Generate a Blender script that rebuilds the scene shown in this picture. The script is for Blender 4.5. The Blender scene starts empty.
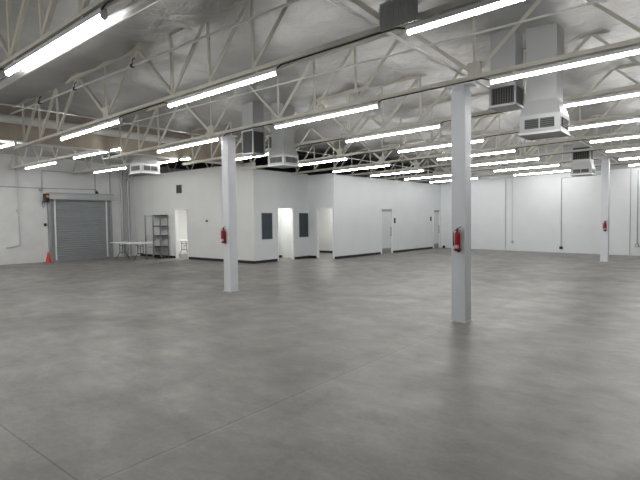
import bpy, bmesh, math, random
from mathutils import Vector, Matrix, noise
random.seed(7)
S = bpy.context.scene
COL = S.collection
PI = math.pi

# ------------------------------------------------------------------ materials
def mat(name, color, rough=0.6, metal=0.0, vary=0.04, vscale=3.0, bump=0.0, bscale=60.0, spec=0.5):
    m = bpy.data.materials.new(name); m.use_nodes = True
    nt = m.node_tree; b = nt.nodes['Principled BSDF']
    b.inputs['Roughness'].default_value = rough
    b.inputs['Metallic'].default_value = metal
    b.inputs['Specular IOR Level'].default_value = spec
    tc = nt.nodes.new('ShaderNodeTexCoord')
    n = nt.nodes.new('ShaderNodeTexNoise'); n.inputs['Scale'].default_value = vscale
    n.inputs['Detail'].default_value = 4
    nt.links.new(tc.outputs['Object'], n.inputs['Vector'])
    r = nt.nodes.new('ShaderNodeMapRange')
    r.inputs['From Min'].default_value = 0.3; r.inputs['From Max'].default_value = 0.7
    r.inputs['To Min'].default_value = 1 - vary; r.inputs['To Max'].default_value = 1 + vary
    nt.links.new(n.outputs['Fac'], r.inputs['Value'])
    mx = nt.nodes.new('ShaderNodeVectorMath'); mx.operation = 'SCALE'
    mx.inputs[0].default_value = color[:3]
    nt.links.new(r.outputs['Result'], mx.inputs['Scale'])
    nt.links.new(mx.outputs['Vector'], b.inputs['Base Color'])
    if bump:
        n2 = nt.nodes.new('ShaderNodeTexNoise'); n2.inputs['Scale'].default_value = bscale
        nt.links.new(tc.outputs['Object'], n2.inputs['Vector'])
        bp = nt.nodes.new('ShaderNodeBump'); bp.inputs['Strength'].default_value = bump
        bp.inputs['Distance'].default_value = 0.01
        nt.links.new(n2.outputs['Fac'], bp.inputs['Height'])
        nt.links.new(bp.outputs['Normal'], b.inputs['Normal'])
    return m

def emit(name, color, strength):
    m = bpy.data.materials.new(name); m.use_nodes = True
    b = m.node_tree.nodes['Principled BSDF']
    b.inputs['Base Color'].default_value = (0.8, 0.8, 0.8, 1)
    b.inputs['Emission Color'].default_value = (*color, 1)
    b.inputs['Emission Strength'].default_value = strength
    return m

def floor_mat():
    m = bpy.data.materials.new('polished_concrete'); m.use_nodes = True
    nt = m.node_tree; L = nt.links; b = nt.nodes['Principled BSDF']
    tc = nt.nodes.new('ShaderNodeTexCoord')
    def nz(scale, detail, rough=0.55, sx=1, sy=1, rot=0.0, dist=0.0):
        mp = nt.nodes.new('ShaderNodeMapping'); mp.inputs['Scale'].default_value = (sx, sy, 1)
        mp.inputs['Rotation'].default_value = (0, 0, rot)
        L.new(tc.outputs['Object'], mp.inputs['Vector'])
        n = nt.nodes.new('ShaderNodeTexNoise'); n.inputs['Scale'].default_value = scale
        n.inputs['Detail'].default_value = detail; n.inputs['Roughness'].default_value = rough
        n.inputs['Distortion'].default_value = dist
        L.new(mp.outputs['Vector'], n.inputs['Vector']); return n.outputs['Fac']
    def mrange(v, a, c, lo, hi):
        r = nt.nodes.new('ShaderNodeMapRange')
        for k, x in zip(('From Min', 'From Max', 'To Min', 'To Max'), (a, c, lo, hi)): r.inputs[k].default_value = x
        L.new(v, r.inputs['Value']); return r.outputs['Result']
    def mul(a, c):
        n = nt.nodes.new('ShaderNodeMath'); n.operation = 'MULTIPLY'
        L.new(a, n.inputs[0])
        if isinstance(c, (int, float)): n.inputs[1].default_value = c
        else: L.new(c, n.inputs[1])
        return n.outputs[0]
    f = mrange(nz(0.33, 5, 0.6, dist=0.6), 0.3, 0.7, 0.70, 1.28)          # broad mottling
    f = mul(f, mrange(nz(1.1, 6, 0.65, 0.45, 1.0, 0.5, 0.8), 0.3, 0.7, 0.82, 1.18))   # trowel streaks
    f = mul(f, mrange(nz(3.2, 8, 0.72, 1.0, 1.6, 0.2, 0.4), 0.3, 0.7, 0.80, 1.20))
    f = mul(f, mrange(nz(24.0, 5, 0.75), 0.3, 0.7, 0.88, 1.12))
    sx = nt.nodes.new('ShaderNodeSeparateXYZ'); L.new(tc.outputs['Object'], sx.inputs[0])
    wob = nz(1.5, 3)
    def joint(axis, pos, w, depth, wobble=0.012):
        s = nt.nodes.new('ShaderNodeMath'); s.operation = 'SUBTRACT'
        L.new(sx.outputs[axis], s.inputs[0]); s.inputs[1].default_value = pos
        k = nt.nodes.new('ShaderNodeMath'); k.operation = 'MULTIPLY_ADD'
        L.new(wob, k.inputs[0]); k.inputs[1].default_value = wobble; L.new(s.outputs[0], k.inputs[2])
        a = nt.nodes.new('ShaderNodeMath'); a.operation = 'ABSOLUTE'; L.new(k.outputs[0], a.inputs[0])
        return mrange(a.outputs[0], w * 0.5, w, depth, 1.0)
    f = mul(f, joint('X', -2.92, 0.009, 0.62))
    f = mul(f, joint('X', -2.90, 0.022, 1.10))
    f = mul(f, joint('Y', 1.32, 0.008, 0.55))
    f = mul(f, joint('X', -8.47, 0.010, 0.75))
    f = mul(f, joint('Y', 7.25, 0.009, 0.85))
    f = mul(f, joint('Y', 13.4, 0.012, 0.8))
    f = mul(f, joint('Y', 19.3, 0.012, 0.8))
    ramp = nt.nodes.new('ShaderNodeMixRGB')
    ramp.inputs['Color1'].default_value = (0.180, 0.169, 0.152, 1)
    ramp.inputs['Color2'].default_value = (0.188, 0.183, 0.171, 1)
    L.new(nz(0.25, 3), ramp.inputs['Fac'])
    sc = nt.nodes.new('ShaderNodeVectorMath'); sc.operation = 'SCALE'
    L.new(ramp.outputs['Color'], sc.inputs[0]); L.new(f, sc.inputs['Scale'])
    L.new(sc.outputs['Vector'], b.inputs['Base Color'])
    L.new(mrange(nz(2.0, 4), 0.3, 0.7, 0.34, 0.50), b.inputs['Roughness'])
    b.inputs['Specular IOR Level'].default_value = 0.5
    return m

def foil_mat():
    m = bpy.data.materials.new('foil_insulation'); m.use_nodes = True
    nt = m.node_tree; L = nt.links; b = nt.nodes['Principled BSDF']
    b.inputs['Metallic'].default_value = 0.55
    tc = nt.nodes.new('ShaderNodeTexCoord')
    n = nt.nodes.new('ShaderNodeTexNoise'); n.inputs['Scale'].default_value = 0.5; n.inputs['Detail'].default_value = 5
    L.new(tc.outputs['Object'], n.inputs['Vector'])
    cr = nt.nodes.new('ShaderNodeMixRGB')
    cr.inputs['Color1'].default_value = (0.40, 0.395, 0.38, 1); cr.inputs['Color2'].default_value = (0.52, 0.525, 0.53, 1)
    L.new(n.outputs['Fac'], cr.inputs['Fac']); L.new(cr.outputs['Color'], b.inputs['Base Color'])
    b.inputs['Roughness'].default_value = 0.46
    n2 = nt.nodes.new('ShaderNodeTexNoise'); n2.inputs['Scale'].default_value = 2.6; n2.inputs['Detail'].default_value = 4
    n2.inputs['Distortion'].default_value = 0.5
    L.new(tc.outputs['Object'], n2.inputs['Vector'])
    bp = nt.nodes.new('ShaderNodeBump'); bp.inputs['Strength'].default_value = 0.75; bp.inputs['Distance'].default_value = 0.06
    L.new(n2.outputs['Fac'], bp.inputs['Height']); L.new(bp.outputs['Normal'], b.inputs['Normal'])
    return m

M = dict(
    floor=floor_mat(), foil=foil_mat(),
    wall=mat('white_wall_paint', (0.70, 0.725, 0.738), 0.55, vary=0.025, vscale=1.2, bump=0.08, bscale=40),
    wallwarm=mat('warm_white_wall_paint', (0.72, 0.728, 0.715), 0.6, vary=0.025, vscale=1.2, bump=0.08, bscale=40),
    block=mat('painted_block_wall', (0.735, 0.745, 0.745), 0.65, vary=0.05, vscale=2.0, bump=0.25, bscale=25),
    column=mat('white_column_paint', (0.74, 0.76, 0.80), 0.42, vary=0.02, bump=0.04),
    truss=mat('cream_steel_paint', (0.66, 0.635, 0.565), 0.5, vary=0.06, bump=0.05),
    fixture=mat('white_fixture_enamel', (0.74, 0.74, 0.73), 0.4),
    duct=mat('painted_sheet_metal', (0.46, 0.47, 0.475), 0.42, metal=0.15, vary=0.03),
    white=mat('white_enamel', (0.80, 0.81, 0.81), 0.4),
    louvre=mat('grey_louvre', (0.13, 0.135, 0.14), 0.5),
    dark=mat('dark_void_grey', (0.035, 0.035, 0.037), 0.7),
    black=mat('black_rubber', (0.014, 0.014, 0.015), 0.5),
    beam=mat('brown_laminated_wood', (0.37, 0.325, 0.265), 0.6, vary=0.12, vscale=2.5),
    pipe=mat('white_pipe_paint', (0.66, 0.66, 0.64), 0.42),
    greypipe=mat('grey_conduit', (0.33, 0.335, 0.34), 0.45, metal=0.2),
    shutter=mat('grey_shutter_steel', (0.37, 0.395, 0.41), 0.42, metal=0.3),
    shutterlight=mat('light_grey_steel', (0.48, 0.50, 0.51), 0.42, metal=0.2),
    glass=mat('dark_window_glass', (0.035, 0.055, 0.065), 0.12, vary=0.1),
    winframe=mat('dark_window_frame', (0.06, 0.075, 0.085), 0.4),
    door=mat('white_door_paint', (0.62, 0.64, 0.65), 0.42, vary=0.02),
    steel=mat('brushed_steel', (0.34, 0.35, 0.36), 0.35, metal=0.7),
    red=mat('red_enamel', (0.33, 0.008, 0.018), 0.3, vary=0.03),
    label=mat('printed_label', (0.55, 0.47, 0.47), 0.5),
    orange=mat('orange_plastic', (0.55, 0.045, 0.018), 0.5),
    orangebox=mat('amber_plastic', (0.6, 0.24, 0.06), 0.5),
    tabletop=mat('white_moulded_plastic', (0.72, 0.73, 0.73), 0.5),
    tableleg=mat('dark_grey_tube', (0.09, 0.095, 0.10), 0.4, metal=0.3),
    shelfblack=mat('black_shelf_steel', (0.012, 0.012, 0.013), 0.45),
    shelfpost=mat('grey_shelf_post', (0.22, 0.225, 0.23), 0.45),
    shelfpale=mat('pale_grey_shelf', (0.52, 0.53, 0.54), 0.5),
    lamp=emit('glowing_led_lens', (1.0, 0.99, 0.97), 47.0),
    roomlamp=emit('glowing_ceiling_panel', (1.0, 0.99, 0.96), 9.0),
)

# ------------------------------------------------------------------ mesh helpers
class MB:
    def __init__(s): s.bm = bmesh.new()
    def box(s, x0, x1, y0, y1, z0, z1):
        v = [s.bm.verts.new((x, y, z)) for z in (z0, z1) for y in (y0, y1) for x in (x0, x1)]
        for f in ((0, 2, 3, 1), (4, 5, 7, 6), (0, 1, 5, 4), (2, 6, 7, 3), (0, 4, 6, 2), (1, 3, 7, 5)):
            s.bm.faces.new([v[i] for i in f])
        return s
    def frustum(s, a, za, b, zb):        # a, b = (x0,x1,y0,y1)
        v = []
        for (x0, x1, y0, y1), z in ((a, za), (b, zb)):
            v += [s.bm.verts.new(p) for p in ((x0, y0, z), (x1, y0, z), (x0, y1, z), (x1, y1, z))]
        for f in ((0, 2, 3, 1), (4, 5, 7, 6), (0, 1, 5, 4), (2, 6, 7, 3), (0, 4, 6, 2), (1, 3, 7, 5)):
            s.bm.faces.new([v[i] for i in f])
        return s
    def bar(s, a, b, w, h, up=(0, 1, 0)):
        a, b = Vector(a), Vector(b); d = (b - a).normalized(); u = Vector(up)
        if abs(d.dot(u)) > 0.98: u = Vector((1, 0, 0))
        r = d.cross(u).normalized(); u = r.cross(d).normalized()
        v = []
        for p in (a, b):
            for sx, sy in ((-1, -1), (1, -1), (-1, 1), (1, 1)):
                v.append(s.bm.verts.new(p + r * (sx * w / 2) + u * (sy * h / 2)))
        for f in ((0, 2, 3, 1), (4, 5, 7, 6), (0, 1, 5, 4), (2, 6, 7, 3), (0, 4, 6, 2), (1, 3, 7, 5)):
            s.bm.faces.new([v[i] for i in f])
        return s
    def angle(s, a, b, w, t=0.008, flip=1):   # steel angle: two thin legs
        a, b = Vector(a), Vector(b); d = (b - a).normalized(); y = Vector((0, 1, 0)); r = d.cross(y).normalized()
        s.bar(a + r * 0, b + r * 0, w, t, up=(0, 1, 0))
        o = y * (w / 2 * flip) + r * (w / 2 - t / 2)
        s.bar(a + o, b + o, t, w, up=(0, 1, 0))
        return s
    def tube(s, pts, r, n=10, cap=True):
        pts = [Vector(p) for p in pts]; rings = []
        for i, p in enumerate(pts):
            if i == 0: d = pts[1] - p
            elif i == len(pts) - 1: d = p - pts[i - 1]
            else: d = (pts[i + 1] - p).normalized() + (p - pts[i - 1]).normalized()
            d.normalize()
            u = Vector((0, 0, 1)) if abs(d.z) < 0.9 else Vector((1, 0, 0))
            a = d.cross(u).normalized(); c = a.cross(d).normalized()
            rr = r[i] if isinstance(r, (list, tuple)) else r
            rings.append([s.bm.verts.new(p + (a * math.cos(2 * PI * k / n) + c * math.sin(2 * PI * k / n)) * rr) for k in range(n)])
        for A, B in zip(rings, rings[1:]):
            for k in range(n): s.bm.faces.new((A[k], A[(k + 1) % n], B[(k + 1) % n], B[k]))
        if cap:
            s.bm.faces.new(rings[0][::-1]); s.bm.faces.new(rings[-1])
        return s
    def lathe(s, prof, n=20, cx=0, cy=0):
        rings = [[s.bm.verts.new((cx + r * math.cos(2 * PI * k / n), cy + r * math.sin(2 * PI * k / n), z)) for k in range(n)] for r, z in prof]
        for A, B in zip(rings, rings[1:]):
            for k in range(n): s.bm.faces.new((A[k], A[(k + 1) % n], B[(k + 1) % n], B[k]))
        s.bm.faces.new(rings[0][::-1]); s.bm.faces.new(rings[-1])
        return s
    def prism_x(s, prof, x0, x1):         # profile in (y,z), extruded along x
        A = [s.bm.verts.new((x0, y, z)) for y, z in prof]; B = [s.bm.verts.new((x1, y, z)) for y, z in prof]
        n = len(prof)
        for k in range(n): s.bm.faces.new((A[k], A[(k + 1) % n], B[(k + 1) % n], B[k]))
        s.bm.faces.new(A[::-1]); s.bm.faces.new(B)
        return s
    def build(s, name, m, parent=None, bevel=0.0, smooth=False):
        bmesh.ops.recalc_face_normals(s.bm, faces=s.bm.faces)
        me = bpy.data.meshes.new(name); s.bm.to_mesh(me); s.bm.free()
        me.materials.append(m)
        if smooth:
            for p in me.polygons: p.use_smooth = True
            try: me.set_sharp_from_angle(angle=math.radians(40))
            except Exception: pass
        o = bpy.data.objects.new(name, me); COL.objects.link(o)
        if parent: o.parent = parent
        if bevel:
            bv = o.modifiers.new('bevel', 'BEVEL'); bv.width = bevel; bv.segments = 2; bv.limit_method = 'ANGLE'
        return o

def tag(o, label, cat, group=None):
    o['label'] = label; o['category'] = cat
    if group: o['group'] = group
    return o
def thing(name, label, cat, loc=(0, 0, 0), rotz=0.0, group=None):
    o = bpy.data.objects.new(name, None); COL.objects.link(o)
    o.empty_display_size = 0.2
    o.location = loc; o.rotation_euler = (0, 0, rotz)
    return tag(o, label, cat, group)
def struct(o): o['kind'] = 'structure'; return o
def dup(root, loc, label, group=None, rot=None):
    r = root.copy(); COL.objects.link(r); r.location = loc
    if rot is not None: r.rotation_euler = rot
    r['label'] = label
    if group: r['group'] = group
    for ch in list(root.children):
        c = ch.copy(); COL.objects.link(c); c.parent = r
        for g in list(ch.children):
            d = g.copy(); COL.objects.link(d); d.parent = c
    return r

# ------------------------------------------------------------------ camera
H = 1.6
cam = bpy.data.cameras.new('camera'); co = bpy.data.objects.new('camera', cam); COL.objects.link(co)
R_ = Vector((0.7768369, 0.62957953, -0.01241156)); F_ = Vector((-0.62947362, 0.77587383, -0.04222289))
F_.normalize(); R_ = (R_ - F_ * R_.dot(F_)).normalized(); U_ = R_.cross(F_)
co.matrix_world = Matrix(((R_.x, U_.x, -F_.x, 0), (R_.y, U_.y, -F_.y, 0), (R_.z, U_.z, -F_.z, H), (0, 0, 0, 1)))
cam.sensor_width = 36; cam.lens = 482.09 * 36 / 640; cam.clip_end = 200; cam.clip_start = 0.05
S.camera = co

# ------------------------------------------------------------------ room shell
XL, XR, YN = -21.3, 9.8, -4.5
BW0 = Vector((-11.35, 24.35, 0)); BWD = Vector((18.35, -2.95, 0)).normalized()     # back wall line
def back_y(x): return BW0.y + (x - BW0.x) * BWD.y / BWD.x
CEIL = lambda x: 4.53 + 0.02 * (x + 7)

b = MB(); b.box(XL - 0.2, XR + 0.2, YN - 0.2, 26.5, -0.15, 0); struct(b.build('floor', M['floor']))

# wrinkled foil faced insulation hung under the roof deck
b = MB(); nx, ny = 220, 175
def foil_z(x, y):
    z = CEIL(x) + 0.10
    z -= 0.07 * abs(math.sin(PI * (x + 0.3) / 1.22)) ** 0.7
    z += 0.10 * noise.noise((x * 0.55, y * 0.35, 1.3)) + 0.045 * noise.noise((x * 1.7 + y * 0.6, y * 1.1, 5.1))
    z += 0.03 * abs(noise.noise((x * 2.1 - y * 1.6, x * 0.7 + y * 0.8, 9.7)))
    return z
grid = [[b.bm.verts.new((XL - 0.1 + (XR - XL + 0.2) * i / nx, y, foil_z(XL - 0.1 + (XR - XL + 0.2) * i / nx, y)))
         for i in range(nx + 1)] for y in [YN - 0.1 + (26.3 - YN) * j / ny for j in range(ny + 1)]]
for j in range(ny):
    for i in range(nx): b.bm.faces.new((grid[j][i], grid[j + 1][i], grid[j + 1][i + 1], grid[j][i + 1]))
top = [b.bm.verts.new(p) for p in ((XL - .2, YN - .2, 5.35), (XR + .2, YN - .2, 5.35), (XR + .2, 26.4, 5.35), (XL - .2, 26.4, 5.35))]
b.bm.faces.new(top)
o = b.build('ceiling', M['foil'], smooth=True); struct(o)

def wall(name, p0, p1, h, thick, m, holes=()):
    """wall from p0 to p1 (its visible face), body to the left of the direction; holes (u0,u1,z0,z1)"""
    p0, p1 = Vector((*p0, 0)), Vector((*p1, 0)); L = (p1 - p0).length
    us = sorted({0, L, *[x for q in holes for x in q[:2]]}); zs = sorted({0, h, *[x for q in holes for x in q[2:]]})
    b = MB()
    for a, c in zip(us, us[1:]):
        z_run = None
        for z0, z1 in zip(zs, zs[1:]):
            mid = ((a + c) / 2, (z0 + z1) / 2)
            if any(q[0] < mid[0] < q[1] and q[2] < mid[1] < q[3] for q in holes): continue
            b.box(a, c, 0, thick, z0, z1)
    bmesh.ops.remove_doubles(b.bm, verts=b.bm.verts, dist=1e-4)
    # drop interior faces shared by two cells
    seen = {}
    for f in b.bm.faces:
        seen.setdefault(tuple(round(c, 3) for c in f.calc_center_median()), []).append(f)
    kill = [f for k in seen.values() if len(k) > 1 for f in k]
    if kill: bmesh.ops.delete(b.bm, geom=kill, context='FACES')
    o = b.build(name, m); d = (p1 - p0).normalized()
    o.matrix_world = Matrix(((d.x, -d.y, 0, p0.x), (d.y, d.x, 0, p0.y), (0, 0, 1, 0), (0, 0, 0, 1)))
    return struct(o)

wall('wall_left', (XL, YN), (XL, 26), 5.3, 0.2, M['block'])
bwe = BW0 + BWD * 21.6; bws = BW0 - BWD * 0.4
wall('wall_back', (bws.x, bws.y), (bwe.x, bwe.y), 3.5, 0.25, M['wall'])
o = wall('wall_back_upper', (bws.x, bws.y), (bwe.x, bwe.y), 1.8, 0.25, M['foil']); o.location.z = 3.5
wall('wall_right', (XR, 22), (XR, YN), 5.3, 0.2, M['wall'])
wall('wall_front', (XR, YN), (XL, YN), 5.3, 0.2, M['wall'])

# office block
OY, OX1, OY2 = 12.3, -13.1, 15.4
P0, P1 = Vector((-11.75, 15.4, 0)), Vector((-11.35, 24.35, 0)); PD = (P1 - P0).normalized()
DO1 = (3.30, 4.21, 0, 2.10); DO2 = (8.14, 8.86, 0, 2.09)
wall('wall_office_front', (XL, OY), (OX1, OY), 3.74, 0.12, M['wallwarm'], [(3.27, 4.12, 0, 2.12), (3.40, 3.79, 2.80, 3.16)])
W1, W2 = (12.68, 13.24), (14.80, 15.37)
SY = OY + 0.12
wall('wall_office_side', (OX1, SY), (OX1, OY2), 3.50, 0.12, M['wall'],
     [(13.55 - SY, 14.44 - SY, 0, 2.08), (W1[0] - SY, W1[1] - SY, 0.89, 1.88)])
wall('wall_office_recess', (OX1 - 0.12, OY2), (-11.75, OY2), 3.45, 0.12, M['wall'], [(0.57, 1.40, 0, 2.07)])
P0b = P0 + PD * 0.1201
wall('wall_office_long', P0b[:2], P1[:2], 3.40, 0.12, M['wall'], [(q[0] - .1201, q[1] - .1201, q[2], q[3]) for q in (DO1, DO2)])

# windows of the office (flush dark panes)
def window(name, y0, y1, label, through):
    t = bpy.data.objects.new(name, None); COL.objects.link(t); t.location = (OX1, (y0 + y1) / 2, 0.885); struct(t)
    w = (y1 - y0) / 2; hh = 0.995
    f = MB(); fw = 0.03
    f.box(-0.05, 0.014, -w, -w + fw, 0, hh).box(-0.05, 0.014, w - fw, w, 0, hh).box(-0.05, 0.014, -w + fw, w - fw, 0, fw).box(-0.05, 0.014, -w + fw, w - fw, hh - fw, hh)
    f.build('window_frame', M['winframe'], t)
    MB().box(-0.03, 0.005, -w + fw, w - fw, fw, hh - fw).build('window_pane', M['glass'], t)
window('window_1', *W1, '', True)
window('window_2', W2[0], W2[1], '', False)

# rooms behind the openings
wall('wall_store_back', (-20.4, 14.9), (-15.2, 14.9), 2.7, 0.1, M['wallwarm'])
wall('wall_store_left', (-20.3, 12.45), (-20.3, 14.9), 2.7, 0.1, M['wallwarm'])
wall('wall_store_right', (-15.3, 14.9), (-15.3, 12.45), 2.7, 0.1, M['wallwarm'])
wall('wall_hall_back', (-14.3, 12.6), (-14.3, 15.1), 2.7, 0.1, M['wallwarm'])
wall('wall_hall_right', (-14.4, 15.02), (-13.23, 15.02), 2.7, 0.1, M['wallwarm'])
wall('wall_hall_left', (-13.23, 12.6), (-14.3, 12.6), 2.7, 0.1, M['wall'])
wall('wall_passage_back', (-15.2, 18.2), (-11.85, 18.2), 2.7, 0.1, M['wallwarm'])
wall('wall_passage_left', (-15.1, 15.4), (-15.1, 18.2), 2.7, 0.1, M['wallwarm'])
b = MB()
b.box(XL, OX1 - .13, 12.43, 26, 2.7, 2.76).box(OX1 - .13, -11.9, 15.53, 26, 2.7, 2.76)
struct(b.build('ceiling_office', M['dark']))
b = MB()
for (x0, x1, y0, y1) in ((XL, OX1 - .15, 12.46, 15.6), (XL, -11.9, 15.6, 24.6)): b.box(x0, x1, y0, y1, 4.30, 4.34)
struct(b.build('ceiling_plenum_shade', M['dark']))  # dark sheet added to blacken the unlit gap above the office walls
def room_light(name, x, y, w, l, energy):
    ld = bpy.data.lights.new(name, 'AREA'); ld.shape = 'RECTANGLE'; ld.size = w; ld.size_y = l; ld.energy = energy
    ld.color = (1, 0.985, 0.95)
    o = bpy.data.objects.new(name, ld); COL.objects.link(o); o.location = (x, y, 2.66)
room_light('store_room_light', -17.6, 13.9, 0.6, 1.2, 100)
room_light('hall_light', -13.75, 13.9, 0.4, 1.2, 36)
room_light('passage_light', -13.2, 17.2, 0.6, 0.6, 48)

# baseboards
def baseboard(name, p0, p1, runs, h=0.10):
    p0, p1 = Vector((*p0, 0)), Vector((*p1, 0)); d = (p1 - p0).normalized()
    b = MB()
    for a, c in runs: b.box(a, c, -0.014, -0.001, 0.001, h)
    o = b.build(name, M['black'])
    o.matrix_world = Matrix(((d.x, -d.y, 0, p0.x), (d.y, d.x, 0, p0.y), (0, 0, 1, 0), (0, 0, 0, 1)))
    struct(o)
baseboard('baseboard_office_front', (XL, OY), (OX1, OY), [(0.4, 3.22), (4.17, 8.2 + .014)])
baseboard('baseboard_office_side', (OX1, OY), (OX1, OY2), [(0, 1.20), (2.19, 3.1)])
baseboard('baseboard_office_recess', (OX1, OY2), (-11.75, OY2), [(0.0, 0.40)])
baseboard('baseboard_office_long', P0[:2], P1[:2], [(0, 3.24), (4.28, 8.05)])
baseboard('baseboard_hall', (-14.3, 12.6), (-14.3, 15.02), [(0, 2.42)])
baseboard('baseboard_passage', (-15.1, 18.2), (-11.95, 18.2), [(0, 3.1)])

# door casings of the open doorways
def casing(name, p0, d, u0, u1, h, w=0.045):
    b = MB()
    b.box(u0 - w, u0, -0.014, -0.001, 0.001, h).box(u1, u1 + w, -0.014, -0.001, 0.001, h).box(u0 - w, u1 + w, -0.014, -0.001, h, h + w)
    b.box(u0 + .001, u0 + .012, -0.014, 0.125, 0.001, h - .012).box(u1 - .012, u1 - .001, -0.014, 0.125, 0.001, h - .012).box(u0 + .001, u1 - .001, -0.014, 0.125, h - .012, h - .001)
    o = b.build(name, M['white']); p0 = Vector(p0); d = Vector(d).normalized()
    o.matrix_world = Matrix(((d.x, -d.y, 0, p0.x), (d.y, d.x, 0, p0.y), (0, 0, 1, 0), (0, 0, 0, 1)))
    struct(o)
casing('trim_1', (XL, OY, 0), (1, 0, 0), 3.27, 4.12, 2.12)
casing('trim_2', (OX1, OY, 0), (0, 1, 0), 13.55 - OY, 14.44 - OY, 2.08, 0.02)
casing('trim_3', (OX1 - 0.12, OY2, 0), (1, 0, 0), 0.57, 1.40, 2.07, 0.018)

# closed doors of the long office wall
def steel_door(name, q, hinge_left=True, bar=True):
    u0, u1, _, h = q
    t = bpy.data.objects.new(name, None); COL.objects.link(t); struct(t)
    t.matrix_world = Matrix(((PD.x, -PD.y, 0, P0.x), (PD.y, PD.x, 0, P0.y), (0, 0, 1, 0), (0, 0, 0, 1)))
    f = 0.05
    b = MB(); b.box(u0, u0 + f, -0.02, 0.13, 0.001, h).box(u1 - f, u1, -0.02, 0.13, 0.001, h).box(u0 + f, u1 - f, -0.02, 0.13, h - f, h)
    b.build('door_frame', M['white'], t)
    MB().box(u0 + f, u1 - f, 0.03, 0.075, 0.012, h - f).build('door_panel', M['door'], t)
    o = MB().box(u0 + f + 0.03, u1 - f - 0.03, 0.022, 0.03, 0.03, 0.25).build('kick_plate', M['steel'], t)
    MB().box(u0 + f + 0.05, u1 - f - 0.02, -0.012, 0.03, h - 0.16, h - 0.085).build('door_closer', M['steel'], t)
    k = u1 - f - 0.09
    b = MB(); b.tube([(k, -0.03, 0.80), (k, -0.03, 1.22)], 0.014).tube([(k, -0.03, 0.84), (k, 0.03, 0.84)], 0.01).tube([(k, -0.03, 1.18), (k, 0.03, 1.18)], 0.01)
    b.build('pull_handle', M['tableleg'], t)
    return t
steel_door('door_2', DO1)
steel_door('door_3', DO2)
def on_long(u, off=0.0): return P0 + PD * u + Vector((PD.y, -PD.x, 0)) * off
def card_reader(u, z, label, h=0.24):
    p = on_long(u, 0.0); t = thing('card_reader', label, 'card reader', (p.x, p.y, z), math.atan2(PD.y, PD.x), 'black readers beside the office doors')
    MB().box(-0.05, 0.05, -0.035, -0.001, 0, h).build('housing', M['black'], t, bevel=0.006)
    MB().box(-0.03, 0.03, -0.039, -0.035, h * 0.42, h * 0.56).build('display', M['steel'], t)
card_reader(4.42, 1.39, 'small black card reader beside the nearer closed grey-white door on the long office wall')
card_reader(7.86, 1.46, 'small black card reader left of the far corner door on the long office wall', 0.22)
p = on_long(8.98, 0.12)
d = MB(); d.prism_x([(-0.07, 0), (0.07, 0), (0.03, 0.13), (-0.03, 0.13)], -0.05, 0.05)
o = tag(d.build('door_wedge', M['black']), 'small black wedge on the floor beside the far corner door', 'door stop'); o.location = (p.x + 0.15, p.y - 0.2, 0.001)

# ------------------------------------------------------------------ steel columns
def column(x, y, w, h, label):
    t = thing('steel_column', label, 'column', (x, y, 0), 0, 'square white steel columns')
    MB().box(-w / 2, w / 2, -w / 2, w / 2, 0.012, h - 0.10).build('shaft', M['column'], t, bevel=0.012)
    MB().box(-w / 2 - 0.015, w / 2 + 0.015, -w / 2 - 0.015, w / 2 + 0.015, 0.0, 0.012).build('base_plate', M['column'], t)
    c = MB(); c.box(-w / 2 + .02, w / 2 - .02, -w / 2, w / 2, h - 0.10, h - 0.02).box(-0.20, 0.20, -0.09, 0.09, h - 0.02, h)
    c.build('cap_plate', M['column'], t)
    return t
column(-2.995, 7.155, 0.23, 3.61, 'square white steel column right of centre, nearest of the columns')
column(-8.47, 7.21, 0.23, 3.50, 'square white steel column standing before the corner of the office block')
column(-2.90, 19.50, 0.24, 3.61, 'square white steel column at right, far off near the back wall')

def extinguisher(x, y, z, label):
    t = thing('fire_extinguisher', label, 'fire extinguisher', (x, y, z), 0, 'red fire extinguishers on the columns'); t.scale = (0.78, 0.78, 0.92)
    MB().lathe([(0.050, 0.0), (0.055, 0.012), (0.055, 0.27), (0.048, 0.30), (0.028, 0.325), (0.02, 0.335)], 20).build('cylinder', M['red'], t, smooth=True)
    MB().lathe([(0.022, 0.33), (0.022, 0.36), (0.016, 0.375)], 12).build('valve', M['black'], t)
    h = MB(); h.bar((-0.012, 0, 0.372), (0.085, -0.01, 0.402), 0.022, 0.010, up=(0, 0, 1)).bar((0, 0, 0.356), (0.075, -0.01, 0.345), 0.018, 0.008, up=(0, 0, 1))
    h.build('handle', M['black'], t)
    MB().tube([(-0.02, 0, 0.35), (-0.055, -0.01, 0.345), (-0.072, -0.015, 0.30), (-0.070, -0.02, 0.18), (-0.066, -0.02, 0.09)], [0.009, 0.009, 0.009, 0.010, 0.014], 8).build('hose', M['black'], t, smooth=True)
    lb = MB(); n = 8; A = []; B = []
    for k in range(n + 1):
        a = -PI / 2 - 0.9 + 1.8 * k / n
        A.append(lb.bm.verts.new((0.0562 * math.cos(a), 0.0562 * math.sin(a), 0.05))); B.append(lb.bm.verts.new((0.0562 * math.cos(a), 0.0562 * math.sin(a), 0.105)))
    for k in range(n): lb.bm.faces.new((A[k], A[k + 1], B[k + 1], B[k]))
    o = lb.build('paper_label', M['label'], t); o['label'] = 'pale printed label'
    k = MB(); k.box(-0.03, 0.03, 0.056, 0.066, -0.02, 0.27).box(-0.058, 0.058, -0.057, 0.06, 0.018, 0.03)
    k.build('wall_bracket', M['black'], t)
extinguisher(-2.985, 6.984, 1.095, 'red fire extinguisher hung on the nearest column, right of centre')
extinguisher(-8.50, 7.040, 1.10, 'red fire extinguisher hung on the column before the office block')
extinguisher(-2.87, 19.325, 1.08, 'red fire extinguisher hung on the far column at right')

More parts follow.
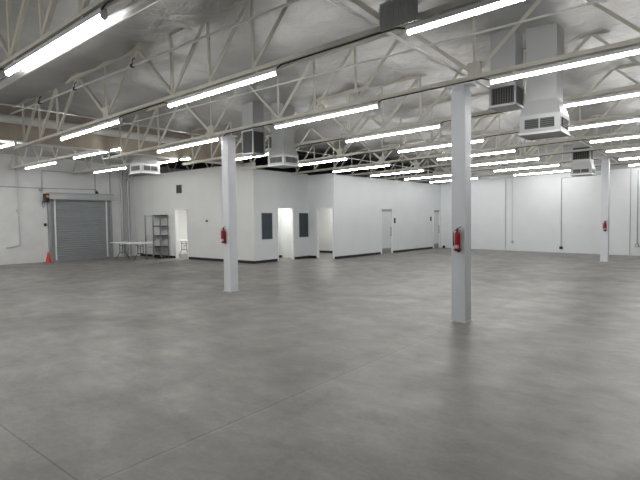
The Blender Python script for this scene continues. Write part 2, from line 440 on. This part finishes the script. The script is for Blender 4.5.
# ------------------------------------------------------------------ roof trusses
ROWS = [2.29, 4.60, 7.05, 9.47, 11.95, 14.42, 16.92, 19.60, 22.15]
ORD = ['nearest', 'second', 'third', 'fourth', 'fifth', 'sixth', 'seventh', 'eighth', 'ninth']
ZB, PH = 3.55, 1.06           # bottom of chord, depth between chord centres
SLOPE = -0.02
def truss_pieces(xs, parent, supports, xmin, xmax, warren=False):
    """local x measured from pivot"""
    def chord(name, z):
        b = MB()
        for s in (-1, 1):
            b.box(xmin, xmax, s * 0.012 - (0.036 if s < 0 else 0), s * 0.012 + (0.036 if s > 0 else 0), z, z + 0.009)
            b.box(xmin, xmax, min(s * 0.012, s * 0.020), max(s * 0.012, s * 0.020), z + 0.009, z + 0.07)
        b.build(name, M['truss'], parent)
    chord('bottom_chord', 0.0)
    zb, zt = 0.075, PH
    b = MB()
    for s in (-1, 1):
        b.box(xmin, xmax, s * 0.012 - (0.045 if s < 0 else 0), s * 0.012 + (0.045 if s > 0 else 0), PH + 0.035, PH + 0.045)
        b.box(xmin, xmax, min(s * 0.012, s * 0.020), max(s * 0.012, s * 0.020), PH - 0.04, PH + 0.035)
    b.build('top_chord', M['truss'], parent)
    cache = {}
    def web(name, x0, z0, x1, z1, w):
        if min(x0, x1) < xmin or max(x0, x1) > xmax: return
        key = (name, round(x1 - x0, 3), round(z0, 3), w)
        if key in cache:
            o = bpy.data.objects.new(name, cache[key]); COL.objects.link(o); o.parent = parent; o.location = (x0, 0, 0); return
        o = MB().angle((0, 0, z0), (x1 - x0, 0, z1), w).build(name, M['truss'], parent); o.location = (x0, 0, 0); cache[key] = o.data
    gm = None
    def gusset(x, w=0.20, h=0.20):
        nonlocal gm
        if x - w / 2 < xmin or x + w / 2 > xmax: return
        if gm is None:
            o = MB().box(-w / 2, w / 2, -0.022, 0.022, 0.05, 0.05 + h).build('gusset_plate', M['truss'], parent); gm = o.data
        else:
            o = bpy.data.objects.new('gusset_plate', gm); COL.objects.link(o); o.parent = parent
        o.location = (x, 0, 0)
    if warren:
        x = xmin + 0.05; k = 0
        while x + 0.7 <= xmax:
            web('diagonal_brace', x, zb if k % 2 == 0 else zt, x + 0.7, zt if k % 2 == 0 else zb, 0.045)
            x += 0.7; k += 1
        return
    for s in supports:
        gusset(s); web('vertical_strut', s, zb, s, zt, 0.04)
    for a, c in zip(supports, supports[1:]):
        m = (a + c) / 2; p = 0.94
        web('diagonal_brace', a, zb, a + 1.12, zt, 0.055)
        web('diagonal_brace', a + 1.12, zt, m - p, zb, 0.045)
        for x in (m - p, m, m + p): web('vertical_strut', x, zb, x, zt, 0.05)
        web('diagonal_brace', m - p, zb, m, zt, 0.065)
        web('diagonal_brace', m, zb, m + p, zt, 0.065)
        web('diagonal_brace', m + p, zb, c - 1.12, zt, 0.06)
        web('diagonal_brace', c - 1.12, zt, c, zb, 0.055)

PIV = -7.0
def row_label(i, what): return what % ORD[i] if i else what % 'nearest'
TG = 'cream steel roof trusses over the main hall'
truss0 = thing('roof_truss', 'cream open-web steel roof truss over the main hall, nearest of its row to the camera', 'roof truss', (PIV, ROWS[0], ZB), 0, TG)
truss0.rotation_euler = (0, SLOPE, 0)
sup = [s - PIV for s in (-14.98, -8.86, -2.74, 3.38, 9.50)]
truss_pieces(None, truss0, sup, -13.40 - PIV, 9.70 - PIV)
trusses = [truss0]
for i in range(1, 9):
    lab = 'cream open-web steel roof truss over the main hall, %s from the camera' % ORD[i]
    if i == 2: lab = 'cream open-web steel roof truss resting on the two front white columns'
    if i == 8: lab = 'cream open-web steel roof truss over the main hall, farthest, next to the back wall'
    trusses.append(dup(truss0, (PIV, ROWS[i], ZB), lab, TG, (0, SLOPE, 0)))
# ribbed plate seen on the second truss
b = MB(); x0, x1 = -2.80 - PIV, -2.36 - PIV
prof = []
n = 15
for k in range(n):
    xa = x0 + (x1 - x0) * k / n; w = (x1 - x0) / n
    b.box(xa, xa + w * 0.55, -0.075, -0.055, -0.02, 0.27); b.box(xa + w * 0.55, xa + w, -0.064, -0.055, -0.02, 0.27)
o = b.build('ribbed_plate', M['duct'], trusses[1]); o['label'] = 'grey vertically ribbed metal plate'

# left bay trusses beyond the brown beam
LB = []
for i, y in enumerate((4.6, 7.05, 9.47, 13.4)):
    lab = ['light steel truss between the brown beam and left wall, nearest to the camera',
           'light steel truss between brown beam and left wall, above the roller door',
           'light steel truss between brown beam and left wall, near the corner by the white pipes',
           'light steel truss seen in the dark gap above the left office wall'][i]
    if i == 0:
        t = thing('roof_truss', lab, 'roof truss', (-17.5, y, 3.70), 0, 'light steel trusses of the left bay')
        truss_pieces(None, t, None, -3.78, 3.72, warren=True); LB.append(t)
    else: LB.append(dup(LB[0], (-17.5, y, 3.70), lab))

# brown deep beam + white pipe beside it
b = MB(); b.box(-13.78, -13.56, -3.1, 12.25, 3.66, 4.66)
tag(b.build('roof_beam', M['beam'], bevel=0.006), 'deep brown laminated roof beam running toward the office wall at left', 'beam')
b = MB(); b.tube([(-13.42, -3.0, 4.17), (-13.42, 9.7, 4.17)], 0.11, 16)
t = tag(b.build('roof_pipe', M['pipe'], smooth=True), 'thick white round pipe running along the side of the brown beam', 'pipe')
b = MB()
b.box(-13.82, -13.52, -3.1, 12.25, 3.635, 3.66)
b.build('bottom_flange', M['pipe'], bpy.data.objects['roof_beam'])

# ------------------------------------------------------------------ LED strip fixtures (hung under the truss bottom chords)
LEN = 2.46
def make_fixture(L, label, loc, group):
    t = thing('strip_light', label, 'strip light', loc, 0, group)
    w = 0.031
    MB().prism_x([(-w, 0.0), (-w, 0.030), (-0.03, 0.052), (0.03, 0.052), (w, 0.030), (w, 0.0)], 0, L).build('housing', M['fixture'], t)
    MB().prism_x([(-w + .004, 0.0), (w - .004, 0.0), (w - .006, -0.022), (w * .72, -0.031), (w * .3, -0.037), (-w * .3, -0.037), (-w * .72, -0.031), (-w + .006, -0.022)], 0.022, L - 0.022).build('lens', M['lamp'], t)
    for x in (0.0, L - 0.022):
        MB().prism_x([(-w, 0.0), (w, 0.0), (w, -0.020), (w * .72, -0.039), (w * .3, -0.048), (-w * .3, -0.048), (-w * .72, -0.039), (-w, -0.020)], x, x + 0.022).build('end_cap', M['fixture'], t)
    for x in (0.35, L - 0.35):
        MB().box(x - .02, x + .02, -0.04, 0.04, 0.052, 0.072).build('hanger', M['fixture'], t)
    return t
def fz(x): return ZB - 0.075 + 0.02 * (x - PIV)     # fixture origin height under the sloping chord
XS = {1: -10.80, 2: -11.02, 3: -11.05, 4: -11.02, 5: -11.02, 6: -11.0, 7: -10.9, 8: -10.9}
GX = [(-11.02, 'left of the front left column'), (-6.84, 'between the two front columns'), (-2.52, 'right of the nearest column')]
proto = None
for gi, (x, where) in enumerate(GX):
    for i, y in enumerate(ROWS):
        if gi in (0, 2) and i == 0: continue
        lab = 'glowing LED strip light under the %s truss, %s' % (ORD[i], where)
        if gi == 2: lab = 'glowing LED strip light, %s in line from the front, %s' % (ORD[i - 1], where)
        g = 'LED strip lights hung under the trusses'
        xx = XS[i] if gi == 0 else x
        loc = (xx, y, fz(xx))
        if proto is None: proto = make_fixture(LEN - 0.02, lab, loc, g); proto.rotation_euler = (0, SLOPE, 0)
        else: dup(proto, loc, lab, g, (0, SLOPE, 0))
# left bay fixtures, seen under the beam
def lfix(x0, x1, y, z, lab): make_fixture(x1 - x0, lab, (x0, y, z), 'LED strip lights near the roller door')
lfix(-19.6, -16.95, 7.05, 3.625, 'glowing white strip light above and left of the grey roller door')
lfix(-15.72, -13.55, 7.05, 3.66, 'glowing white strip light under the brown beam, above the top of the roller door')
lfix(-13.36, -12.80, 7.05, 3.66, 'short glowing white strip light just right of the brown beam above the roller door')
lfix(-19.35, -16.85, 9.47, 3.625, 'glowing white strip light above the white pipes at the left corner')
lfix(-14.75, -13.65, 9.47, 3.62, 'glowing white strip light beside the left air diffuser, under the brown beam')
lfix(-13.50, -12.95, 9.47, 3.62, 'short glowing white strip light right of the left air diffuser')
lfix(-14.9, -13.4, 4.60, 3.60, 'glowing white strip light at the left edge of the view under the brown beam')

# extra fixtures added outside the frame to brighten the left bay and foreground
for k, (x, y, z) in enumerate([(-6.84, -0.15, fz(-6.84)), (-10.9, -0.15, fz(-10.9)), (-10.9, 2.29, fz(-10.9)), (-19.4, 2.29, 3.62), (-19.4, -0.15, 3.62), (-16.6, 2.29, 3.62), (-20.4, 4.6, 3.62), (-17.5, 4.6, 3.62), (-16.6, -0.15, 3.62)]):
    dup(proto, (x, y, z), 'added fill strip light %s, hung outside the photographed view' % ['behind the camera at centre', 'behind the camera at left', 'at left beside the nearest truss', 'by the left wall near the camera', 'by the left wall behind the camera', 'left of the brown beam', 'by the left wall beside the second truss', 'by the left end of the beam', 'left of the brown beam behind the camera'][k], 'added fill strip lights outside the view', (0, SLOPE if x > -13 else 0, 0))

# dark power cable clipped under each truss between the fixtures
GAPS = [(-8.42, -6.84, 'left front column'), (-4.44, -2.52, 'nearest column')]
for a, c, wh in GAPS:
    me = None
    for i, y in enumerate(ROWS):
        lab = 'dark power cable under the %s truss, joining strip lights near the %s' % (ORD[i], wh)
        if me is None:
            L_ = c - a
            o = MB().tube([(0, 0, -0.05), (.12, 0, -0.010), (L_ - .12, 0, -0.010), (L_, 0, -0.05)], 0.010, 6).build('power_cable', M['black']); me = o.data
        else: o = bpy.data.objects.new('power_cable', me); COL.objects.link(o)
        tag(o, lab, 'cable', 'dark power cables under the trusses')
        o.location = (a, y - 0.02, ZB + 0.02 * (a - PIV)); o.rotation_euler = (0, SLOPE, 0)

# thin pipes running through the trusses
def pipe(name, pts, r, m, lab, cat='pipe', n=8, group=None):
    o = MB().tube(pts, r, n).build(name, M[m], smooth=True); return tag(o, lab, cat, group)
pipe('roof_conduit', [(-13.3, 4.50, 4.27), (9.6, 4.50, 4.27)], 0.019, 'white', 'thin pale conduit strung through the second roof truss', 'conduit')
pipe('roof_conduit', [(-13.3, 6.95, 4.25), (9.6, 6.95, 4.27)], 0.017, 'white', 'thin pale conduit strung through the truss on the front columns', 'conduit')
pipe('roof_conduit', [(-9.6, 2.50, 3.50), (9.6, 2.50, 3.88)], 0.05, 'pipe', 'thick pale pipe running beside the nearest strip light, top left of the view')
pipe('bridging_rod', [(-2.99, 1.5, 3.79), (-2.99, 22.9, 3.79)], 0.02, 'white', 'straight white rod crossing the trusses beside the nearest column', 'rod')
pipe('bridging_rod', [(-9.62, 1.5, 3.68), (-9.62, 22.6, 3.68)], 0.012, 'pipe', 'straight white rod crossing the trusses behind the left front column', 'rod')

# dark sprinkler heads/clips at top nodes, seen as black dots
for k, (x, y) in enumerate([(-9.9, 4.5), (-7.74, 4.5), (-11.6, 4.5)]):
    lab = ['small black sprinkler clip on the thin conduit, middle of three above the second truss',
           'small black sprinkler clip on the thin conduit, rightmost of three above the second truss',
           'small black sprinkler clip on the thin conduit, leftmost of three above the second truss'][k]
    z = 4.27
    t = thing('pipe_clip', lab, 'clip', (x, y, z), 0, 'black clips on the thin conduit')
    MB().box(-0.03, 0.03, -0.03, 0.03, -0.03, 0.03).build('clamp', M['black'], t, bevel=0.008)
    MB().tube([(0, 0, 0.03), (0.0, 0, 0.09), (0.05, 0.02, 0.13)], 0.01, 6).build('stem', M['black'], t)

# ------------------------------------------------------------------ hanging air units
def grille(parent, face, a0, a1, z0, z1, at, slats=5, vertical=False):
    """louvre panel on a face: 'y-' or 'x+'"""
    def bx(b, a, c, d0, d1, za, zb):
        if face == 'y-': b.box(a, c, at - d1, at - d0, za, zb)
        elif face == 'y+': b.box(a, c, at + d0, at + d1, za, zb)
        elif face == 'x-': b.box(at - d1, at - d0, a, c, za, zb)
        else: b.box(at + d0, at + d1, a, c, za, zb)
    b = MB(); bx(b, a0, a1, 0.001, 0.006, z0, z1)
    g = b.build('grille', M['dark'], parent)
    b = MB()
    if vertical:
        n = 8
        for k in range(n):
            x = a0 + (a1 - a0) * (k + .5) / n; bx(b, x - .008, x + .008, 0.006, 0.02, z0, z1)
    else:
        for k in range(slats):
            z = z0 + (z1 - z0) * (k + .5) / slats; bx(b, a0, a1, 0.006, 0.02, z - .007, z + .007)
    b.build('louvre', M['louvre'], g)
def diffuser(x1, y0, zb, w, label, group, top, duct_w=None, squat=1.0):
    """x1,y0 = near corner (front/right) at the bottom"""
    t = thing('air_diffuser', label, 'air diffuser', (x1 - w / 2, y0 + w / 2, zb), 0, group)
    h = w / 2; d = (duct_w or w * 0.8) / 2; hb = 0.28 * w / 0.57 * squat; hh = 0.22 * w / 0.57 * squat
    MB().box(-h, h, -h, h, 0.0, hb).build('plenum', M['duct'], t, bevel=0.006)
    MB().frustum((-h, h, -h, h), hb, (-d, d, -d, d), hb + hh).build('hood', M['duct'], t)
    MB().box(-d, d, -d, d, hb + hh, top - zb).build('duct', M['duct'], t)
    f = MB(); e = 0.014
    for s in (-1, 1):
        f.box(-h - e, h + e, s * h - (e if s < 0 else 0), s * h + (e if s > 0 else 0), -0.012, 0.02)
        f.box(s * h - (e if s < 0 else 0), s * h + (e if s > 0 else 0), -h, h, -0.012, 0.02)
    f.build('bottom_rim', M['white'], t)
    for face, at in (('y-', -h), ('x+', h), ('x-', -h), ('y+', h)):
        grille(t, face, -h * .72, -h * .04, hb * .26, hb * .76, at); grille(t, face, h * .04, h * .72, hb * .26, hb * .76, at)
    return t
def return_box(x1, y0, zb, w, h, label, group, top, vertical=True):
    t = thing('return_air_box', label, 'air duct', (x1 - w / 2, y0 + w / 2, zb), 0, group)
    a = w / 2; e = 0.03
    b = MB()
    b.box(-a, a, -a, a, 0, 0.04).box(-a, a, -a, a, h - 0.04, h)
    for sx in (-1, 1):
        for sy in (-1, 1): b.box(min(sx * a, sx * (a - e)), max(sx * a, sx * (a - e)), min(sy * a, sy * (a - e)), max(sy * a, sy * (a - e)), 0.04, h - 0.04)
    b.build('frame', M['duct'], t)
    MB().box(-a + .035, a - .035, -a + .035, a - .035, 0.041, h - .041).build('core', M['dark'], t)
    g = MB()
    n = 9
    for k in range(n):
        q = -a + e + (2 * a - 2 * e) * (k + .5) / n
        for s in (-1, 1):
            g.box(q - .008, q + .008, s * (a - .02) - .009, s * (a - .02) + .009, 0.041, h - .041)
            g.box(s * (a - .02) - .009, s * (a - .02) + .009, q - .008, q + .008, 0.041, h - .041)
    g.build('grille', M['louvre'], t)
    MB().box(-a * .92, a * .92, -a * .92, a * .92, h, top - zb).build('duct', M['duct'], t)
    return t
AG, RG = 'hanging white air diffusers', 'return air boxes beside the diffusers'
diffuser(-1.86, 8.30, 2.95, 0.62, 'large white square air diffuser hanging right of the nearest column', AG, 4.74, 0.46)
return_box(-2.53, 8.28, 3.46, 0.44, 0.36, 'grilled return air box hanging left of the big air diffuser by the nearest column', RG, 4.72)
diffuser(-8.34, 8.88, 2.99, 0.56, 'white square air diffuser hanging right of the front left column', AG, 4.60, 0.42)
return_box(-8.93, 8.40, 3.27, 0.42, 0.62, 'grilled return air box hanging just right of the front left column', RG, 4.60)
diffuser(-2.98, 17.45, 2.95, 0.62, 'white square air diffuser far back, left of the far right column', AG, 3.40, 0.52, 0.75)
return_box(-3.03, 17.50, 3.405, 0.54, 0.46, 'grilled return air box far back, above the farthest air diffuser', RG, 4.72)
diffuser(-14.6, 8.70, 3.23, 0.70, 'white square air diffuser below the brown beam, above the folding table', AG, 4.60, 0.50, 0.9)
return_box(-14.85, 7.75, 3.62, 0.42, 0.34, 'return air box behind the brown beam, left of the left air diffuser', RG, 4.60)

# ------------------------------------------------------------------ roller shutter door
t = bpy.data.objects.new('door_1', None); COL.objects.link(t); t.location = (XL, 9.76, 0); struct(t)
W = 1.28
b = MB(); n = 27; z0, z1 = 0.07, 2.62
for k in range(n):
    za = z0 + (z1 - z0) * k / n; zb_ = z0 + (z1 - z0) * (k + 1) / n; dz = zb_ - za
    b.prism_x([(0.045, za), (0.062, za + dz * .02), (0.078, za + dz * .35), (0.078, za + dz * .62), (0.060, za + dz * .86), (0.045, za + dz * .88), (0.045, zb_), (0.03, zb_), (0.03, za)], -W, W)
for v in b.bm.verts: v.co = (v.co.y, v.co.x, v.co.z)
b.build('curtain', M['shutter'], t)
MB().box(0.03, 0.10, -W, W, 0.001, 0.07).build('bottom_bar', M['shutter'], t)
for s, nm in ((-1, 'guide_rail'), (1, 'guide_rail')):
    MB().box(0.003, 0.11, min(s * (W - .02), s * (W + .08)), max(s * (W - .02), s * (W + .08)), 0.001, 2.6).build(nm, M['shutter'], t)
    o = MB().box(0.086, 0.115, min(s * (W - .21), s * (W - .15)), max(s * (W - .21), s * (W - .15)), 0.05, 2.58).build('wind_strap', M['white'], t)
MB().prism_x([(0.003, 2.58), (0.30, 2.58), (0.30, 2.78), (0.24, 2.86), (0.003, 2.86)], -W - .10, W + .12).build('hood', M['shutterlight'], t).matrix_local = Matrix(((0, 1, 0, 0), (1, 0, 0, 0), (0, 0, 1, 0), (0, 0, 0, 1)))
op = MB().box(0.12, 0.34, -W - .27, -W - .105, 2.46, 2.80).build('door_operator', M['black'], t, bevel=0.015); op['label'] = 'black and orange motor at the upper left of the shutter'
MB().tube([(0.345, -W - .185, 2.68), (0.375, -W - .185, 2.68)], 0.06, 14).build('motor_cover', M['orangebox'], op)
MB().tube([(0.12, -W - .30, 2.50), (0.11, -W - .30, 2.3), (0.12, -W - .27, 2.22), (0.13, -W - .24, 2.3), (0.13, -W - .24, 2.5)], 0.012, 6).build('hand_chain', M['black'], op)

b = MB(); b.prism_x([(0.0, 0.0), (0.05, 0.0), (0.05, 0.09), (0.0, 0.09)], -0.05, 0.05)
o = MB().box(0.002, 0.05, -0.05, 0.05, 0, 0.12).build('push_button_box', M['black'], bevel=0.01)
tag(o, 'small black push-button box on the wall left of the roller door', 'switch'); o.location = (XL, 8.30, 1.47)
b.bm.free()

# conduits on the left wall
X0 = XL + 0.03
pipe('wall_conduit', [(X0, 5.0, 3.05), (X0, 8.16, 3.02), (X0, 10.40, 3.06)], 0.014, 'greypipe', 'horizontal grey conduit along the left wall above the roller door', 'conduit')
pipe('wall_conduit', [(X0, 8.22, 2.85), (X0, 8.22, 3.74), (X0, 10.42, 3.76), (X0, 10.42, 3.02)], 0.015, 'greypipe', 'grey conduit forming a square loop above the roller door', 'conduit')
pipe('wall_conduit', [(XL + .04, 7.33, 4.3), (XL + .04, 7.33, 0.74), (XL + .04, 6.85, 0.66)], 0.02, 'pipe', 'white conduit on the left wall bending near the floor', 'conduit')
for (y, z, lab) in ((8.16, 2.98, 'small grey junction box left of the roller door motor'), (7.33, 2.1, 'small pale clamp box half up the white conduit at far left')):
    o = MB().box(0.002, 0.07, -0.06, 0.06, -0.07, 0.07).build('junction_box', M['greypipe'] if z > 2.5 else M['pipe'], bevel=0.008); o.location = (XL, y, z)
    tag(o, lab, 'junction box')
t = thing('wall_lamp', 'small black lamp on the wall above the roller door hood', 'lamp', (XL, 10.45, 2.98))
MB().box(0.002, 0.06, -0.05, 0.05, -0.05, 0.05).build('base', M['greypipe'], t)
MB().lathe([(0.03, 0.0), (0.08, -0.10), (0.08, -0.12)], 14, 0.10, 0).build('shade', M['black'], t)
# two white pipes near the corner
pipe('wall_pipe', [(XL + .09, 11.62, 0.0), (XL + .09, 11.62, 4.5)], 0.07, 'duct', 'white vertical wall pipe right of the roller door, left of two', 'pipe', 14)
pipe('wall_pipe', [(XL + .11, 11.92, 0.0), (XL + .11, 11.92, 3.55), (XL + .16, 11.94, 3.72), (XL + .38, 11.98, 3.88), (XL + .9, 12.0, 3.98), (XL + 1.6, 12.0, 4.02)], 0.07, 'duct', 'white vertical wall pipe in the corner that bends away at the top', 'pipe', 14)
pipe('wall_conduit', [(XL + .03, 11.10, 2.9), (XL + .03, 11.10, 4.4)], 0.013, 'greypipe', 'thin vertical conduit above the right end of the shutter hood', 'conduit')

# traffic cone
t = thing('traffic_cone', 'small orange traffic cone at the left foot of the roller door', 'traffic cone', (-20.62, 8.12, 0)); t.scale = (0.9, 0.9, 0.95)
MB().box(-0.17, 0.17, -0.17, 0.17, 0, 0.03).build('base', M['orange'], t, bevel=0.01)
MB().lathe([(0.125, 0.03), (0.115, 0.05), (0.03, 0.45), (0.025, 0.46)], 20).build('cone', M['orange'], t, smooth=True)

# folding tables
def folding_table(x, y, L, D, label, rz=0.0):
    t = thing('folding_table', label, 'table', (x, y, 0), rz, 'white folding tables')
    MB().box(-L / 2, L / 2, -D / 2, D / 2, 0.70, 0.745).build('tabletop', M['tabletop'], t, bevel=0.015)
    for s in (-1, 1):
        b = MB(); k = s * (L / 2 - 0.36)
        for sy in (-1, 1):
            b.tube([(k, sy * 0.12, 0.70), (k, sy * 0.12, 0.30), (k, sy * 0.22, 0.16), (k, sy * (D / 2 - .06), 0.015)], 0.016, 8)
        b.tube([(k, -0.12, 0.30), (k, 0.12, 0.30)], 0.014, 8); b.tube([(k, -0.12, 0.60), (k, 0.12, 0.60)], 0.014, 8)
        b.build('leg', M['tableleg'], t)
        MB().tube([(k, 0, 0.45), (k - s * 0.42, 0, 0.69)], 0.012, 8).build('brace', M['tableleg'], t)
        MB().tube([(k, 0, 0.30), (k, 0, 0.60)], 0.010, 8).build('crossbar', M['tableleg'], t)
    return t
folding_table(-18.98, 10.75, 2.15, 0.74, 'white folding table with dark legs against the corner right of the roller door', 0.0)
folding_table(-18.35, 13.2, 1.5, 0.6, 'white folding table seen through the open doorway at left')

# shelving
def shelving(x, y, w, d, h, zs, pm, sm, label, wire=True):
    t = thing('shelving_unit', label, 'shelving', (x, y, 0))
    for sx in (-1, 1):
        for sy in (-1, 1): MB().box(sx * w / 2 - .013, sx * w / 2 + .013, sy * d / 2 - .013, sy * d / 2 + .013, 0, h).build('post', M[pm], t)
    for z in zs:
        MB().box(-w / 2 + .018, w / 2 - .018, -d / 2 - .012, d / 2 + .012, z - 0.045, z).build('shelf', M[sm], t)
    if wire:
        for sx in (-1, 1):
            b = MB()
            for a, c in zip(zs, zs[1:]): b.bar((sx * w / 2, -d / 2, a), (sx * w / 2, d / 2, c - .045), 0.008, 0.012, up=(1, 0, 0))
            b.build('side_brace', M[pm], t)
    return t
shelving(-18.76, 12.03, 0.56, 0.36, 1.90, (0.07, 0.52, 1.00, 1.42, 1.89), 'shelfpost', 'shelfblack', 'black metal shelving unit with open shelves against the office wall', False)
t = shelving(-19.36, 12.03, 0.50, 0.36, 1.90, (0.50, 1.00, 1.88), 'shelfpale', 'shelfpale', 'pale grey shelving unit left of the black one, behind the folding table', False)
o = MB().box(-0.29, -0.27, -0.22, -0.20, 0, 1.9).build('dark_post', M['shelfblack'], t); o['label'] = 'dark front post'

# office wall fittings
t = thing('wall_vent', 'dark louvred vent high on the office wall above the open doorway', 'vent', (-17.71, OY, 2.80))
MB().box(-0.195, 0.195, 0.0, 0.08, 0.0, 0.36).build('backing', M['dark'], t)
b = MB(); b.box(-0.20, -0.17, -0.012, 0.0, 0, .36).box(0.17, 0.20, -0.012, 0, 0, .36).box(-.17, .17, -0.012, 0, 0, .03).box(-.17, .17, -0.012, 0, .33, .36).box(-.015, .015, -0.012, 0, .03, .33)
b.build('frame', M['louvre'], t)
b = MB()
for k in range(6): b.box(-.17, .17, -0.008, -0.001, .045 + k * .05, .06 + k * .05)
b.build('louvre', M['louvre'], t)
t = thing('thermostat', 'small dark thermostat on the white office wall left of the front left column', 'thermostat', (-15.86, OY, 1.56))
MB().box(-0.05, 0.05, -0.03, 0.005, 0, 0.085).build('body', M['louvre'], t, bevel=0.006); MB().box(-0.03, 0.03, -0.033, -0.03, 0.03, 0.07).build('screen', M['black'], t)
for z, lab in ((1.18, 'white switch plate on the office wall below the thermostat'), (0.40, 'white outlet plate low on the office wall below the switch plate')):
    t = thing('wall_plate', lab, 'wall plate', (-16.55, OY, z)); MB().box(-0.045, 0.045, -0.009, -0.001, 0, 0.12).build('plate', M['white'], t)
    MB().box(-0.018, 0.018, -0.013, -0.009, 0.03, 0.09).build('rocker', M['shelfpale'], t)

# back wall conduits
BN = Vector((BWD.y, -BWD.x, 0))
def bw(x, z, off=0.03):
    p = BW0 + BWD * ((x - BW0.x) / BWD.x) + BN * off; return (p.x, p.y, z)
def bwpipe(x, z0, z1, r, m, lab, box=None):
    pipe('wall_conduit', [bw(x, z0), bw(x, z1)], r, m, lab, 'conduit')
bwpipe(-7.70, 0.02, 3.48, 0.011, 'greypipe', 'grey vertical conduit on the back wall nearest to the middle column')
bwpipe(-7.38, 0.48, 3.48, 0.014, 'pipe', 'pale vertical conduit on the back wall ending in a low outlet box')
bwpipe(-5.15, 0.25, 3.30, 0.014, 'greypipe', 'grey vertical conduit on the middle of the back wall')
bwpipe(-2.52, 0.02, 3.48, 0.010, 'greypipe', 'thin dark vertical line of conduit right of the far column')
bwpipe(-2.27, 0.48, 3.40, 0.018, 'greypipe', 'grey conduit at the right edge of the back wall ending in an outlet box')
pipe('wall_conduit', [bw(-5.15, 3.30), bw(-3.2, 3.36)], 0.012, 'greypipe', 'horizontal grey conduit high on the back wall behind the far air diffuser', 'conduit')
for x, z, lab, m in ((-7.38, 0.36, 'pale outlet box low on the back wall right of the nearest column', 'shelfpale'), (-5.15, 0.16, 'dark outlet box low on the middle of the back wall', 'dark'), (-2.27, 0.36, 'grey outlet box low on the back wall right of the far column', 'greypipe')):
    t = thing('outlet_box', lab, 'outlet box', bw(x, z, 0.0), math.atan2(BWD.y, BWD.x))
    MB().box(-0.065, 0.065, -0.06, -0.001, 0, 0.12).build('box', M[m], t, bevel=0.006); MB().box(-0.045, 0.045, -0.064, -0.06, 0.02, 0.10).build('cover_plate', M['shelfpale'] if m != 'dark' else M['black'], t)

# ------------------------------------------------------------------ world + view
w = bpy.data.worlds.new('world'); S.world = w; w.use_nodes = True
w.node_tree.nodes['Background'].inputs[0].default_value = (0.8, 0.85, 0.9, 1)
w.node_tree.nodes['Background'].inputs[1].default_value = 0.05
S.view_settings.view_transform = 'Standard'; S.view_settings.look = 'None'
S.view_settings.gamma = 1; S.view_settings.use_curve_mapping = False
S.view_settings.exposure = 0.1
